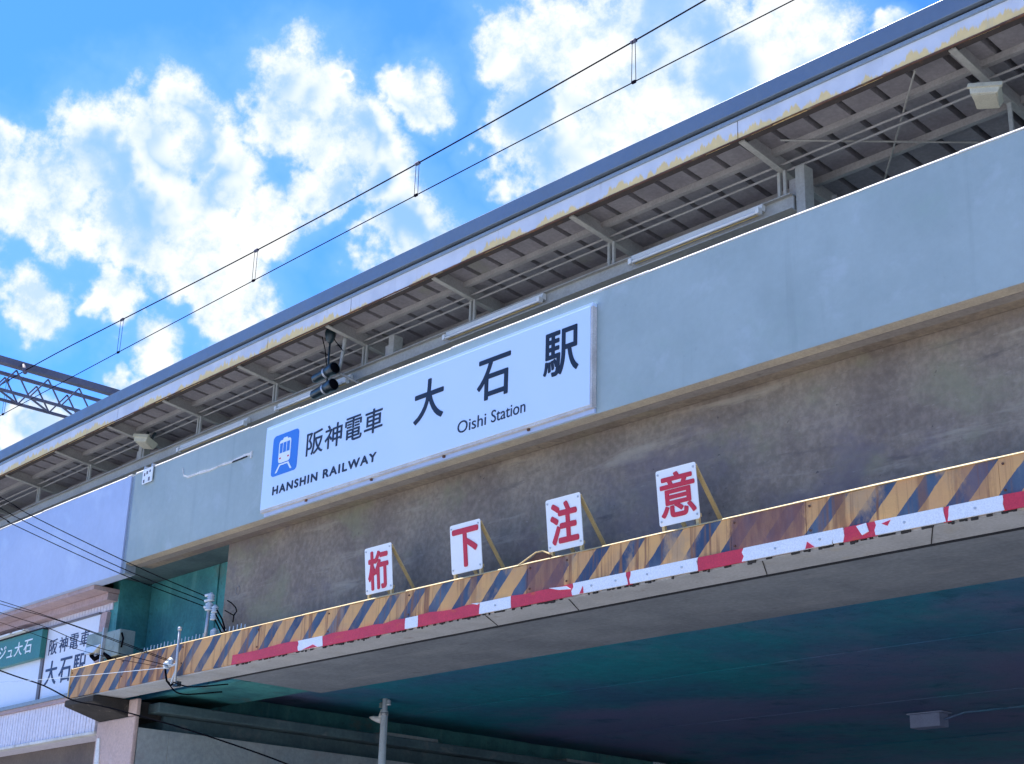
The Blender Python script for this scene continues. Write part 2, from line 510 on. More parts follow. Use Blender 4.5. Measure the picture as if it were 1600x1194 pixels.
def local_thing(name, loc, label, cat, group=None):
    """an Empty turned to the curve; its parts are written in local metres"""
    e = thing(name, loc, label, cat, group)
    e.rotation_euler = (0, 0, math.atan(2 * KB * loc[0]))
    e['_o'] = (0, 0, 0)
    return e


def text_part(s, name, m, parent, box, y, ext=.002, bold=0., bent=True, local=False, spacing=1.):
    """lettering on a wall that faces -y, fitted into box = x0, x1, z0, z1"""
    c = bpy.data.curves.new(name, 'FONT')
    c.body = s
    c.size = 1.
    c.extrude = .004
    c.space_character = spacing
    c.resolution_u = 5
    o = bpy.data.objects.new(name, c)
    COL.objects.link(o)
    dg = bpy.context.evaluated_depsgraph_get()
    me = bpy.data.meshes.new_from_object(o.evaluated_get(dg))
    bpy.data.objects.remove(o)
    bpy.data.curves.remove(c)
    xs = [q.co.x for q in me.vertices]
    ys = [q.co.y for q in me.vertices]
    ax, bx_, ay, by_ = min(xs), max(xs), min(ys), max(ys)
    x0, x1, z0, z1 = box
    org = Vector(parent['_o'])
    for q in me.vertices:
        X = x0 + (q.co.x - ax) / (bx_ - ax) * (x1 - x0)
        Z = z0 + (q.co.y - ay) / (by_ - ay) * (z1 - z0)
        Y = y - q.co.z / .004 * ext
        p = Vector((X, Y, Z))
        q.co = (p if local or not bent else bend(p)) - org
    if bold:
        vs0 = [q.co.copy() for q in me.vertices]
        fs0 = [tuple(p.vertices) for p in me.polygons]
        vs, fs = [], []
        r_ = bold * (z1 - z0)
        for k_ in range(8):
            a_ = 2 * math.pi * k_ / 8
            off = Vector((math.cos(a_) * r_, -.0002 * k_, math.sin(a_) * r_))
            fs += [tuple(v + len(vs) for v in f) for f in fs0]
            vs += [v + off for v in vs0]
        fs += [tuple(v + len(vs) for v in f) for f in fs0]
        vs += [v + Vector((0, -.0018, 0)) for v in vs0]
        me = bpy.data.meshes.new(name)
        me.from_pydata([tuple(v) for v in vs], [], fs)
    me.materials.clear()
    me.materials.append(MATS[m])
    o = bpy.data.objects.new(name, me)
    COL.objects.link(o)
    o.parent = parent
    return o


def round_rect(x0, x1, z0, z1, r, n=6):
    out = []
    for cx, cz, a0 in ((x1 - r, z0 + r, -90), (x1 - r, z1 - r, 0), (x0 + r, z1 - r, 90), (x0 + r, z0 + r, 180)):
        for i in range(n + 1):
            a = R(a0 + 90 * i / n)
            out.append((cx + r * math.cos(a), cz + r * math.sin(a)))
    return out


# ------------------------------------------------------------------ setting: ground
g_ = MB()
g_.add([(-900, -900, 0), (900, -900, 0), (900, 900, 0), (-900, 900, 0)], [(0, 1, 2, 3)])
tag(g_.build('ground', 'ground_dry', bent=False), kind='structure')
g_ = MB()
g_.add([(-14.5, -120, .004), (-1.5, -120, .004), (-1.5, 140, .004), (-14.5, 140, .004)], [(0, 1, 2, 3)])
road = tag(g_.build('road', 'road_pale', bent=False), kind='structure')
for y_ in range(-60, 100, 8):
    g_ = MB()
    g_.add([(-8.07, y_, .008), (-7.93, y_, .008), (-7.93, y_ + 4, .008), (-8.07, y_ + 4, .008)], [(0, 1, 2, 3)])
    g_.build('lane_marking', 'road_paint', road, bent=False)
for x0, x1 in ((-18.4, -14.5), (-1.5, 1.8)):
    pv = MB().box(x0 + (.15 if x0 < -10 else .15), x1 - .15, -120, 140, 0, .12)
    pv = tag(pv.build('pavement', 'pavement_stone', bent=False), kind='structure')
    kx = x1 if x0 < -10 else x0
    MB().box(min(kx, kx - .15 if x0 < -10 else kx + .15), max(kx, kx - .15 if x0 < -10 else kx + .15), -120, 140, 0, .125).build('kerb', 'pavement_stone', pv, bent=False)

# ------------------------------------------------------------------ viaduct: deck, parapets, girders
XJ = -18.58
dk = MB().box(-70, 24, 10.19, 36, 6.46, 6.72, 60)
deck = tag(dk.build('viaduct_deck', 'dark_concrete'), kind='structure')
MB().box(-70, 24, 10.19, 13.0, 6.725, 6.80, 60).build('platform_floor', 'platform_asphalt', deck)

par = thing('viaduct_parapet', (-8, 10, 6.43), 'long pale grey-blue concrete parapet carrying the big station sign', 'parapet')
MB().box(XJ + .06, 22, 10.0, 10.18, 6.435, 7.695, 50).build('wall', 'painted_concrete', par)
def coping(x0, x1, y, parent):
    x = x0
    while x < x1:
        L = min(random.uniform(.7, 1.6), x1 - x)
        c1, c2, dy = random.uniform(.018, .034), random.uniform(.018, .034), random.uniform(-.002, .002)
        g = MB()
        vs = []
        for xx, c in ((x, c1), (x + L - .004, c2)):
            vs += [(xx, y + dy, 7.697), (xx, 10.2, 7.697), (xx, 10.2, 7.73), (xx, y + dy + c, 7.73), (xx, y + dy, 7.73 - c)]
        n = 5
        g.add(vs, [(0, 1, 2, 3, 4), (9, 8, 7, 6, 5)] + [((j + 1) % n, j, j + n, (j + 1) % n + n) for j in range(n)])
        g.build('coping', 'coping_concrete', parent)
        x += L


coping(XJ + .06, 4, 9.994, par)
MB().box(4, 22, 9.994, 10.2, 7.697, 7.73, 10).build('coping', 'coping_concrete', par)
MB().prism([(10.002, 6.43), (10.10, 6.412), (10.12, 6.43), (10.12, 6.455), (10.004, 6.455)], XJ + .06, 22, 50).build('drip_mould', 'drip_concrete', par)
MB().box(XJ + .06, 22, 10.135, 10.25, 6.425, 6.457, 50).build('drip_mould', 'soffit_concrete', par)
MB().box(XJ + .06, 22, 10.258, 10.415, 6.436, 6.457, 50).build('soffit_strip', 'brown_concrete', par)
# the patched crack on the wall
cr = MB()
pts = [(-17.2, 7.50), (-17.16, 7.40), (-17.05, 7.355), (-16.75, 7.352), (-16.5, 7.335), (-16.2, 7.345), (-15.95, 7.335), (-15.7, 7.352), (-15.52, 7.345)]
for i in range(len(pts) - 1):
    (a, b_), (c, d) = pts[i], pts[i + 1]
    h = .010 + .010 * random.random()
    cr.plate([(a, b_ - h), (c, d - h * .7), (c, d + h * .8), (a, b_ + h)], 9.988 - .001 * (i % 2), 10.001)
cr.build('crack_patch', 'coping_concrete', par)
MB().plate([(-15.95, 7.318), (-15.62, 7.322), (-15.60, 7.336), (-15.93, 7.333)], 9.984, 10.0).build('crack', 'groove_dark', par)
MB().plate([(-15.535, 7.29), (-15.505, 7.29), (-15.50, 7.375), (-15.53, 7.372)], 9.986, 10.0).build('crack_patch', 'coping_concrete', par)

par2 = thing('viaduct_parapet', (-21, 10, 6.3), 'brighter white-blue concrete parapet beyond the expansion joint', 'parapet')
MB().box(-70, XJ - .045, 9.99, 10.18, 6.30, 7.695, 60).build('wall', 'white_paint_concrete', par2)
coping(-27, XJ - .045, 9.984, par2)
MB().box(-70, -27.005, 9.984, 10.2, 7.697, 7.73, 30).build('coping', 'coping_concrete', par2)
MB().box(XJ - .04, XJ + .055, 10.012, 10.17, 6.30, 7.69).build('joint_cover', 'trim_metal', par2)

eg = thing('edge_girder', (-8, 11, 4.75), 'brown stained concrete edge girder under the pale parapet, above the striped beam', 'girder')
MB().box(-16.55, 22, 10.42, 12.05, 4.75, 6.455, 50).build('girder_body', 'brown_concrete', eg, bevel=.02)
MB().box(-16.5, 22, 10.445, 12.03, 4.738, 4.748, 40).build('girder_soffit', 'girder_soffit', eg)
# formwork patch seams and a ring mark cast into the face
for x0, x1, z0, z1 in ((-8.92, -8.62, 5.2, 5.86),):
    MB().plate([(x0, z0), (x1, z0 + .01), (x1, z1), (x0, z1 - .02)], 10.416, 10.43).build('patch', 'soffit_concrete', eg)
ring = MB()
ring.tube([(-16.22 + .045 * math.cos(2 * math.pi * i / 20), 10.418, 5.79 + .055 * math.sin(2 * math.pi * i / 20)) for i in range(21)], .008, 5)
ring.build('ring_mark', 'soffit_concrete', eg)

tg = thing('steel_girder', (-18, 11, 4.75), 'dark teal steel girder end in the recess beside the station building', 'girder')
MB().box(-19.45, -16.56, 10.95, 12.0, 4.78, 6.455, 6).build('web', 'teal_steel', tg)
for x in (-17.6,):
    MB().box(x, x + .02, 10.93, 10.95, 4.80, 6.45).build('stiffener', 'teal_steel', tg)
MB().box(-19.45, -16.56, 10.80, 10.95, 4.74, 4.78, 6).build('flange', 'teal_steel', tg)
sidew = MB().box(-19.72, -19.49, 10.47, 22, 4.70, 6.455, 2)
tag(sidew.build('end_wall', 'teal_steel'), 'tall dark teal end wall at the corner of the station building', 'wall')

CEIL = 5.02
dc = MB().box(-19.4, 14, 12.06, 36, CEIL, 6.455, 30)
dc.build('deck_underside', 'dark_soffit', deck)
for y0 in (15.2, 18.6, 22.2, 26.0, 30.0):
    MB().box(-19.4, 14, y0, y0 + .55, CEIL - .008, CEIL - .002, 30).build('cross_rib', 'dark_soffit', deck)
MB().box(-16.5, 20, 10.342, 10.395, 4.666, 4.735, 30).build('gap_shade_strip', 'groove_dark', deck)  # dark strip added to draw the shade between beam and girder

ab = thing('abutment', (-19.5, 16, 0), 'grey-green concrete abutment wall along the underpass', 'abutment')
MB().box(-19.56, -18.505, 10.475, 10.945, 0, 4.28).build('return_wall', 'abutment_concrete', ab)
MB().box(-23, -18.5, 10.95, 36, 0, 4.28, 2).build('wall', 'abutment_concrete', ab)
MB().box(-23, -18.7, 10.95, 36, 4.285, 4.50, 2).build('seat', 'dark_concrete', ab)
MB().box(-23, -18.44, 10.72, 36, 4.505, 4.64, 2).build('ledge', 'dark_concrete', ab, bevel=.015)
for y in (14.6, 18.6, 22.8):
    MB().box(-19.2, -18.52, y + .1, y + 1.2, 4.642, 4.698).build('bearing_block', 'abutment_concrete', ab)
ab2 = thing('abutment', (2.5, 16, 0), 'concrete abutment on the far side of the road', 'abutment')
MB().box(2.0, 8, 10.95, 36, 0, 4.6, 2).build('wall', 'abutment_concrete', ab2)

pl = thing('concrete_pillar', (-19.0, 10.6, 0), 'pinkish concrete pillar under the left end of the striped beam', 'pillar')
MB().box(-19.57, -18.5, 10.4, 10.47, 0, 4.43).build('shaft', 'pillar_concrete', pl, bevel=.02)
MB().prism([(10.41, 4.435), (10.94, 4.435), (10.94, 4.665), (9.87, 4.665), (9.87, 4.575)], -19.57, -18.74).build('corbel', 'corbel_concrete', pl, bevel=.015)
MB().box(-18.735, -18.5, 10.41, 10.475, 4.435, 4.66).build('pillar_head', 'pillar_concrete', pl, bevel=.015)
chs = MB()  # paler tapered strip on the pillar face, wider towards the bottom
chs.hexa([(-19.45, 10.385, 2.0), (-19.05, 10.385, 2.0), (-19.05, 10.40, 2.0), (-19.45, 10.40, 2.0), (-19.5, 10.385, 4.2), (-19.42, 10.385, 4.2), (-19.42, 10.40, 4.2), (-19.5, 10.40, 4.2)])
chs.build('pale_strip', 'coping_concrete', pl)

# ------------------------------------------------------------------ station building on the left (under the parapet)
sb = thing('station_building', (-24, 10.5, 0), 'white clad station front under the left parapet with framed name panels', 'building')
FY = 10.45
MB().box(-60, -19.58, FY + .04, 16, 4.30, 6.29, 20).build('wall', 'siding_white', sb)
MB().box(-60, -19.50, 10.06, FY + .03, 6.235, 6.295, 40).build('cornice', 'cornice_pink', sb)
MB().box(-60, -19.52, 10.30, FY + .035, 6.13, 6.23, 40).build('cornice', 'cornice_pink', sb)
x = -19.62
i = 0
while x > -27:
    wdt = .088
    MB().prism([(FY, 6.03), (FY + .035, 6.03), (FY + .035, 6.128), (FY, 6.128)], x - wdt, x - .006).build('siding_board', 'siding_white', sb)
    MB().prism([(FY - .055, 4.31), (FY + .035, 4.31), (FY + .035, 4.80), (FY - .055, 4.80)], x - wdt, x - .006 - .004 * (i % 2)).build('siding_board', 'siding_white', sb)
    x -= wdt + .006
    i += 1
MB().box(-60, x, FY - .05, FY + .035, 4.31, 4.80, 10).build('siding', 'siding_white', sb)
MB().box(-60, -19.59, FY - .075, FY + .035, 4.272, 4.308, 30).build('edge_trim', 'coping_concrete', sb)
MB().box(-60, -19.59, FY - .10, FY + .035, 4.803, 4.855, 30).build('ledge', 'cornice_pink', sb)
MB().box(-60, -19.59, FY - .13, FY + .035, 4.857, 4.91, 30).build('ledge', 'trim_metal', sb)
MB().box(-60, -19.6, 10.9, 16, 0, 4.30, 10).build('ground_floor_wall', 'brick_brown', sb)
MB().box(-21.72, -21.63, FY - .03, FY + .03, 4.912, 6.02).build('mullion', 'frame_grey', sb)
MB().box(-60, -19.95, FY - .035, FY + .03, 6.0, 6.028, 20).build('head_rail', 'frame_grey', sb)
MB().plate([(-19.93, 5.30), (-19.78, 5.30), (-19.68, 5.995), (-19.86, 5.995)], FY - .04, FY + .03).build('post', 'cornice_pink', sb)
np_ = MB().plate([(-21.62, 4.914), (-19.95, 4.914), (-19.95, 5.998), (-21.62, 5.998)], FY - .01, FY + .03).build('name_panel', 'panel_white', sb)
np_['_o'] = sb['_o']
for i, (ch, x0) in enumerate(zip('阪神電車', (-21.51, -21.17, -20.83, -20.49))):
    text_part(ch, 'lettering', 'letter_navy', np_, (x0, x0 + .27, 5.585, 5.815), FY - .012, bold=.004)
for ch, x0, x1 in (('大', -21.53, -21.15), ('石', -21.07, -20.69), ('駅', -20.62, -20.24)):
    text_part(ch, 'lettering', 'letter_navy', np_, (x0, x1, 5.13, 5.485), FY - .012, bold=.012)
for x0, x1 in ((-23.9, -21.73), (-26.1, -23.95), (-28.3, -26.15)):
    MB().plate([(x0, 4.914), (x1, 4.914), (x1, 5.998), (x0, 5.998)], FY - .008, FY + .03).build('wall_panel', 'panel_white', sb)
    MB().box(x0 - .05, x0 - .002, FY - .03, FY + .03, 4.912, 6.0).build('mullion', 'frame_grey', sb)
gs = thing('green_sign', (-22.6, 10.35, 5.55), 'green fascia sign with white lettering left of the name panel', 'sign')
gb = MB().box(-24.6, -21.62, 10.345, 10.43, 5.56, 5.99, 4).build('sign_box', 'green_sign', gs)
MB().box(-24.62, -21.60, 10.335, 10.432, 5.992, 6.012, 4).build('top_trim', 'groove_dark', gs)
MB().box(-23.35, -22.6, 10.25, 10.40, 6.014, 6.04).build('sign_lamp', 'lamp_white', gs)
MB().box(-22.52, -22.1, 10.25, 10.40, 6.014, 6.04).build('sign_lamp', 'lamp_white', gs)
for ch, x0, x1, z0, z1 in (('ジ', -23.12, -22.86, 5.69, 5.885), ('ュ', -22.80, -22.60, 5.685, 5.80), ('大', -22.54, -22.26, 5.675, 5.885), ('石', -22.2, -21.93, 5.675, 5.885)):
    text_part(ch, 'lettering', 'letter_white', gs, (x0, x1, z0, z1), 10.342, bold=.012)

# ------------------------------------------------------------------ canopy over the platform
cp = thing('platform_canopy', (-9, 11, 6.8), 'steel platform canopy with rusty white fascia and ribbed underside', 'canopy')
EX0, EX1 = -60, 14
NXC = 60


def dz(y):
    return 9.135 - .085 * (y - 10.4)


MB().prism([(10.34, 9.245), (10.47, 9.245), (10.47, 9.425), (10.34, 9.425)], EX0, EX1, NXC).build('fascia_flashing', 'fascia_metal', cp, bevel=.006)
MB().box(EX0, EX1, 10.40, 10.47, 9.214, 9.243, NXC).build('shadow_gap', 'groove_dark', cp)
MB().box(EX0, EX1, 10.372, 10.47, 9.175, 9.212, NXC).build('trim', 'trim_metal', cp)
xs = [-60, -48, -40, -34, -29, -24.6, -20.1, -16.0, -14.15, -7.99, -2.2, 4, 14]
for a, b_ in zip(xs[:-1], xs[1:]):
    MB().box(a + .006, b_ - .006, 10.392, 10.43, 8.985, 9.172, max(2, int((b_ - a) / 1.5))).build('fascia_board', 'fascia_board', cp)
# lower edge angle, eaten by rust
ed = MB()
x = -34.
while x < 2:
    L = .25 + .3 * random.random()
    ed.box(x, x + L, 10.387 + .003 * random.random(), 10.408, 8.966 + .014 * random.random() ** 2, 8.983)
    x += L
ed.build('edge_angle', 'rust', cp)
MB().box(-34, 2, 10.432, 10.53, 9.0, 9.055, 36).build('eave_gutter', 'gutter_dark', cp)
# roof top sheet
MB().prism([(10.475, 9.40), (10.475, 9.36), (14.0, 8.97), (14.0, 9.02)], EX0, EX1, NXC).build('roof_top', 'fascia_metal', cp)
# ribbed underside: one pan after another
pw = .378
x = -24.0
pan_ms = {}


def pan(x, w_):
    g = MB()
    rib = .066
    n = 3
    for (ya, yb) in ((10.44, 13.9),):
        pr = [(0, .0), (w_ - rib, .0), (w_ - rib + .010, .13), (w_ - .010, .13), (w_, .0)]
        vs, fs = [], []
        for yy in (ya, yb):
            for px_, pz_ in pr:
                vs.append((x + px_, yy, dz(yy) + pz_))
            for px_, pz_ in reversed(pr):
                vs.append((x + px_, yy, dz(yy) + pz_ + .02))
        m = len(pr) * 2
        for j in range(m):
            a, b2 = j, (j + 1) % m
            fs.append((a, b2, b2 + m, a + m))
        fs += [tuple(range(m)), tuple(reversed(range(m, 2 * m)))]
        g.add(vs, fs)
    return g


while x < -2.:
    pan(x, pw - .004).build('roof_panel', 'roof_sheet_steel', cp)
    x += pw
MB().prism([(10.44, dz(10.44)), (13.9, dz(13.9)), (13.9, dz(13.9) + .02), (10.44, dz(10.44) + .02)], EX0, -24.01, 20).build('roof_sheet', 'roof_sheet_steel', cp)
MB().prism([(10.44, dz(10.44)), (13.9, dz(13.9)), (13.9, dz(13.9) + .02), (10.44, dz(10.44) + .02)], x + .01, EX1, 10).build('roof_sheet', 'roof_sheet_steel', cp)
# purlins run along the platform
for y, d, m_ in ((10.53, .05, 'rust'), (10.93, .065, 'canopy_steel'), (11.62, .08, 'canopy_steel'), (12.3, .10, 'canopy_steel'), (13.1, .10, 'canopy_steel')):
    z1 = dz(y) - .002
    MB().prism([(y, z1 - d), (y + .055, z1 - d), (y + .055, z1 - d + .012), (y + .012, z1 - d + .012), (y + .012, z1), (y, z1)], -30, 2, 36).build('purlin', 'canopy_steel', cp)
for y, d in ((11.06, .12), (11.14, .15)):
    g = MB()
    g.tube([(-30 + .8 * i, y, dz(y) - d) for i in range(41)], .013, 6)
    g.build('conduit', 'canopy_steel', cp, smooth=True)
# rafters with hangers
RX = [-3.4, -5.70, -8.0, -10.32, -12.62, -14.74, -16.80, -18.82, -20.50, -22.3, -24.2, -26.2]
for i, x in enumerate(RX):
    g = MB()
    g.prism([(10.46, 8.995), (11.35, 8.885), (13.8, 8.70), (13.8, dz(13.8) - .003), (10.46, dz(10.46) - .003)], x - .006, x + .006)
    rf = g.build('rafter', 'canopy_steel', cp)
    rf['_o'] = cp['_o']
    MB().prism([(10.46, 8.980), (11.35, 8.870), (13.8, 8.685), (13.8, 8.70), (11.35, 8.885), (10.46, 8.995)], x - .034, x + .034).build('flange', 'canopy_beam_steel', rf)
    if x > -7:
        MB().box(x - .02, x + .02, 11.40, 11.42, 7.2, 8.87).build('hanger', 'canopy_beam_steel', rf)
        continue
    for dx in (-.035, .035):
        MB().box(x + dx - .016, x + dx + .016, 11.085, 11.11, 8.615, 8.905).build('hanger', 'canopy_beam_steel', rf)
    MB().box(x - .07, x + .07, 11.07, 11.13, 8.605, 8.617).build('hanger_foot', 'canopy_beam_steel', rf)
# long lamp-carrying beam
MB().box(-26.5, -7.86, 11.08, 11.10, 8.445, 8.60, 30).build('lamp_beam', 'canopy_beam_steel', cp)
MB().box(-26.5, -7.86, 11.03, 11.15, 8.592, 8.604, 30).build('lamp_beam_flange', 'canopy_beam_steel', cp)
MB().box(-26.5, -7.86, 11.03, 11.15, 8.434, 8.446, 30).build('lamp_beam_flange', 'canopy_beam_steel', cp)
for x in (-7.79, -14.2, -20.6):
    c_ = MB().box(x - .055, x + .055, 11.10, 11.25, 6.8, 8.90)
    c_.build('column', 'canopy_beam_steel', cp, bevel=.006)
    MB().box(x - .15, x - .056, 11.13, 11.15, 8.55, 8.80).build('gusset', 'canopy_steel', cp)
    g = MB()
    arc = []
    for j in range(9):
        a = R(90 * j / 8)
        arc.append((x, 11.26 + .42 * math.sin(a), 8.32 + .42 * (1 - math.cos(a)) + .05))
    for j in range(8):
        g.bar(arc[j], arc[j + 1], .05, .02)
    g.build('knee_brace', 'canopy_steel', cp)
# bracing rods under the right hand bay
for a, b_ in (((-7.75, 10.75, 9.02), (-5.80, 12.3, 8.86)), ((-6.15, 10.6, 9.04), (-7.6, 12.2, 8.88))):
    MB().tube([a, b_], .010, 6).build('brace_rod', 'canopy_beam_steel', cp)

# fluorescent fittings fixed to the lamp beam
TUBES = [(-9.96, -8.20, 8.515, 'bare fluorescent lamp under the canopy nearest the steel column'), (-13.02, -11.32, 8.50, 'fluorescent lamp above the right half of the station sign'),
         (-16.6, -14.95, 8.46, 'fluorescent lamp partly hidden by the black cylindrical loudspeakers'), (-19.2, -17.35, 8.445, 'fluorescent lamp above the patched crack in the wall')]
for x0, x1, z, lab in TUBES:
    L = (x1 - x0) / 2
    t_ = local_thing('fluorescent_lamp', ((x0 + x1) / 2, 11.0, z), lab, 'lamp', 'fluorescent lamps along the platform')
    MB().prism([(.005, .01), (.075, .01), (.075, .085), (.03, .085)], -L, L).build('housing', 'lamp_white', t_, bent=False)
    MB().tube([(-L + .05, -.012, -.012), (L - .05, -.012, -.012)], .016, 10).build('tube', 'tube_glass', t_, bent=False, smooth=True)
    MB().tube([(-L + .05, .035, -.018), (L - .05, .035, -.018)], .009, 8).build('guard_rail', 'yellow_pipe', t_, bent=False, smooth=True)
    for s in (-1, 1):
        MB().box(s * (L - .025) - .022, s * (L - .025) + .022, -.035, .03, -.035, .03).build('end_cap', 'lamp_white', t_, bent=False, bevel=.004)

# beige floodlights under the roof
for x, y, z, lab, rz, sc in ((-5.62, 10.86, 8.66, 'beige box floodlight under the canopy near the right edge', .25, 1.), (-20.15, 10.95, 8.78, 'small beige floodlight under the far left of the canopy', .2, 1.15)):
    t_ = local_thing('floodlight', (x, y, z), lab, 'lamp', 'floodlights under the canopy')
    t_.rotation_euler = (R(-18), R(12), rz)
    t_.scale = (sc,) * 3
    MB().hexa([(-.12, -.10, -.05), (.12, -.10, -.05), (.09, .10, -.05), (-.09, .10, -.05), (-.14, -.12, .03), (.14, -.12, .03), (.11, .12, .05), (-.11, .12, .05)]).build('housing', 'lamp_beige', t_, bent=False, bevel=.008)
    MB().box(-.15, .15, -.13, -.105, .0, .045).build('visor', 'lamp_beige', t_, bent=False)
    MB().box(-.10, .10, -.085, .085, -.056, -.051).build('lens', 'lamp_beige', t_, bent=False)
    for s in (-1, 1):
        MB().box(s * .07 - .012, s * .07 + .012, -.01, .02, .05, .16).build('bracket', 'dark_housing', t_, bent=False)

# twin loudspeakers on a drop pole
sp = local_thing('loudspeaker_pair', (-14.93, 10.66, 8.2), 'two stacked black cylindrical loudspeakers on a pole hung from the canopy', 'loudspeaker')
MB().tube([(0, 0, .03), (0, 0, .86)], .013, 8).build('drop_pole', 'dark_housing', sp, bent=False, smooth=True)
MB().tube([(0, 0, .66), (0, 0, .70), (0, 0, .80), (0, 0, .86)], [.02, .05, .075, .06], 10).build('junction_box', 'dark_housing', sp, bent=False, smooth=True)
MB().tube([(.02, .02, .82), (.12, .05, .86)], .035, 8).build('junction_arm', 'dark_housing', sp, bent=False, smooth=True)
for z in (.265, .045):
    g = MB()
    g.tube([(-.27, -.02, z - .035), (-.24, -.02, z - .03), (.0, -.01, z), (.0, -.01, z), (.13, .0, z + .018), (.15, .0, z + .02)], [.045, .060, .068, .072, .080, .080], 18)
    hs = g.build('speaker_body', 'dark_housing', sp, bent=False, smooth=True)
    MB().tube([(.151, .0, z + .020), (.158, .0, z + .021)], [.070, .066], 18).build('grille', 'black_rubber', hs, origin=(0, 0, 0), bent=False, smooth=True)
    MB().tube([(-.02, -.01, z - .01), (.0, -.01, z - .008)], .076, 18).build('clamp', 'galvanised', hs, origin=(0, 0, 0), bent=False, smooth=True)
MB().tube([(-.26, .05, .84), (-.14, .03, .62), (-.03, .0, .34)], .007, 6).build('cable', 'black_rubber', sp, bent=False)
MB().tube([(.0, .03, .80), (.05, .04, .70), (.14, .12, .55)], .006, 6).build('cable', 'black_rubber', sp, bent=False)
MB().tube([(.13, .14, .76), (.13, .14, .70), (.11, .12, .40), (.10, .10, .30)], [.024, .028, .022, .024], 8).build('support_pipe', 'canopy_beam_steel', sp, bent=False, smooth=True)
MB().tube([(.04, .06, .30), (.30, .36, .10)], .018, 8).build('support_arm', 'canopy_beam_steel', sp, bent=False, smooth=True)

# ------------------------------------------------------------------ the station sign
sg = thing('station_sign', (-12.3, 9.93, 6.51), 'long white station name sign with blue train pictogram and dark lettering', 'sign')
SX0, SX1, SZ0, SZ1 = -15.10, -9.50, 6.515, 7.535
pn = MB().box(SX0, SX1, 9.925, 9.975, SZ0, SZ1, 16).build('panel', 'sign_white', sg, bevel=.004)
fr = MB()
fr.box(SX0 - .006, SX1 + .022, 9.934, 9.997, SZ1 + .001, SZ1 + .035, 16)
fr.build('frame_top', 'sign_white', sg)
MB().box(SX0 - .006, SX1 + .022, 9.936, 9.997, SZ0 - .030, SZ0 - .001, 16).build('frame_bottom', 'sign_frame', sg)
MB().box(SX1 + .001, SX1 + .022, 9.934, 9.997, SZ0, SZ1).build('frame_side', 'sign_frame', sg)
MB().box(SX0 - .006, SX0 - .001, 9.934, 9.997, SZ0, SZ1).build('frame_side', 'sign_white', sg)
bb = MB().box(SX0 + .02, SX1 + .02, 9.975, 9.998, SZ0 - .075, SZ0 - .032, 16).build('backing_rail', 'white_paint_concrete', sg)
for x in (-14.2, -12.95, -11.7, -10.4):
    MB().box(x, x + .03, 9.955, 9.997, SZ0 - .055, SZ0 - .031).build('bracket', 'rust', sg)
TY = 9.9225
for i, (ch, x0, x1) in enumerate((('阪', -14.20, -13.87), ('神', -13.83, -13.50), ('電', -13.44, -13.12), ('車', -13.07, -12.74))):
    text_part(ch, 'lettering', 'sign_ink', sg, (x0, x1, 7.0, 7.287), TY, bold=.008)
text_part('HANSHIN', 'lettering', 'sign_ink', sg, (-14.85, -13.935, 6.658, 6.757), TY, bold=.050, spacing=1.22)
text_part('RAILWAY', 'lettering', 'sign_ink', sg, (-13.815, -12.82, 6.658, 6.757), TY, bold=.050, spacing=1.22)
for ch, x0, x1, z0, z1 in (('大', -12.175, -11.69, 6.92, 7.392), ('石', -11.137, -10.642, 6.926, 7.37), ('駅', -10.14, -9.66, 6.93, 7.392)):
    text_part(ch, 'lettering', 'sign_ink', sg, (x0, x1, z0, z1), TY, bold=.017)
text_part('Oishi', 'lettering', 'sign_ink', sg, (-11.433, -10.985, 6.652, 6.785), TY)
text_part('Station', 'lettering', 'sign_ink', sg, (-10.905, -10.396, 6.652, 6.785), TY)
ic = MB().plate(round_rect(-14.92, -14.38, 6.89, 7.405, .055), 9.9205, 9.926).build('pictogram', 'sign_blue', sg)
ic['_o'] = sg['_o']
cx = -14.655


def flat(poly, y, name, m):
    MB().plate(poly, y, y + .002).build(name, m, ic)


flat(round_rect(cx - .125, cx + .125, 7.035, 7.325, .045), 9.9180, 'train_outline', 'letter_white')
flat(round_rect(cx - .05, cx + .05, 7.30, 7.348, .02), 9.9184, 'roof_box', 'letter_white')
for a, b_ in ((-.104, -.045), (-.03, .03), (.045, .104)):
    flat([(cx + a, 7.16), (cx + b_, 7.16), (cx + b_, 7.285), (cx + a, 7.285)], 9.9155, 'train_window', 'sign_blue')
for a in (-.085, .085):
    flat(round_rect(cx + a - .018, cx + a + .018, 7.085, 7.105, .009, 3), 9.9155, 'headlight', 'tape_red')
flat([(cx - .105, 7.005), (cx + .105, 7.005), (cx + .105, 7.022), (cx - .105, 7.022)], 9.918, 'rail_bar', 'letter_white')
for s in (-1, 1):
    flat([(cx + s * .14, 6.925), (cx + s * .175, 6.925), (cx + s * .10, 7.02), (cx + s * .066, 7.02)][::s], 9.9184, 'rail', 'letter_white')

# small notice plate hooked over the parapet
nt = thing('notice_plate', (-18.12, 9.97, 7.49), 'small white notice plate hooked over the parapet near the joint', 'sign')
MB().plate(round_rect(-18.25, -17.98, 7.49, 7.70, .012, 3), 9.965, 9.975).build('plate', 'board_white', nt)
for x in (-18.22, -18.02):
    MB().box(x - .014, x + .014, 9.968, 10.05, 7.70, 7.745).build('hook', 'galvanised', nt)
for x, z, w_, h in ((-18.195, 7.62, .035, .045), (-18.125, 7.635, .045, .045), (-18.05, 7.645, .04, .035), (-18.20, 7.525, .04, .045), (-18.06, 7.535, .05, .055)):
    MB().plate([(x - w_ / 2, z - h / 2), (x + w_ / 2, z - h / 2), (x + w_ / 2, z + h / 2), (x - w_ / 2, z + h / 2)], 9.9635, 9.9655).build('printed_mark', 'frame_grey', nt)

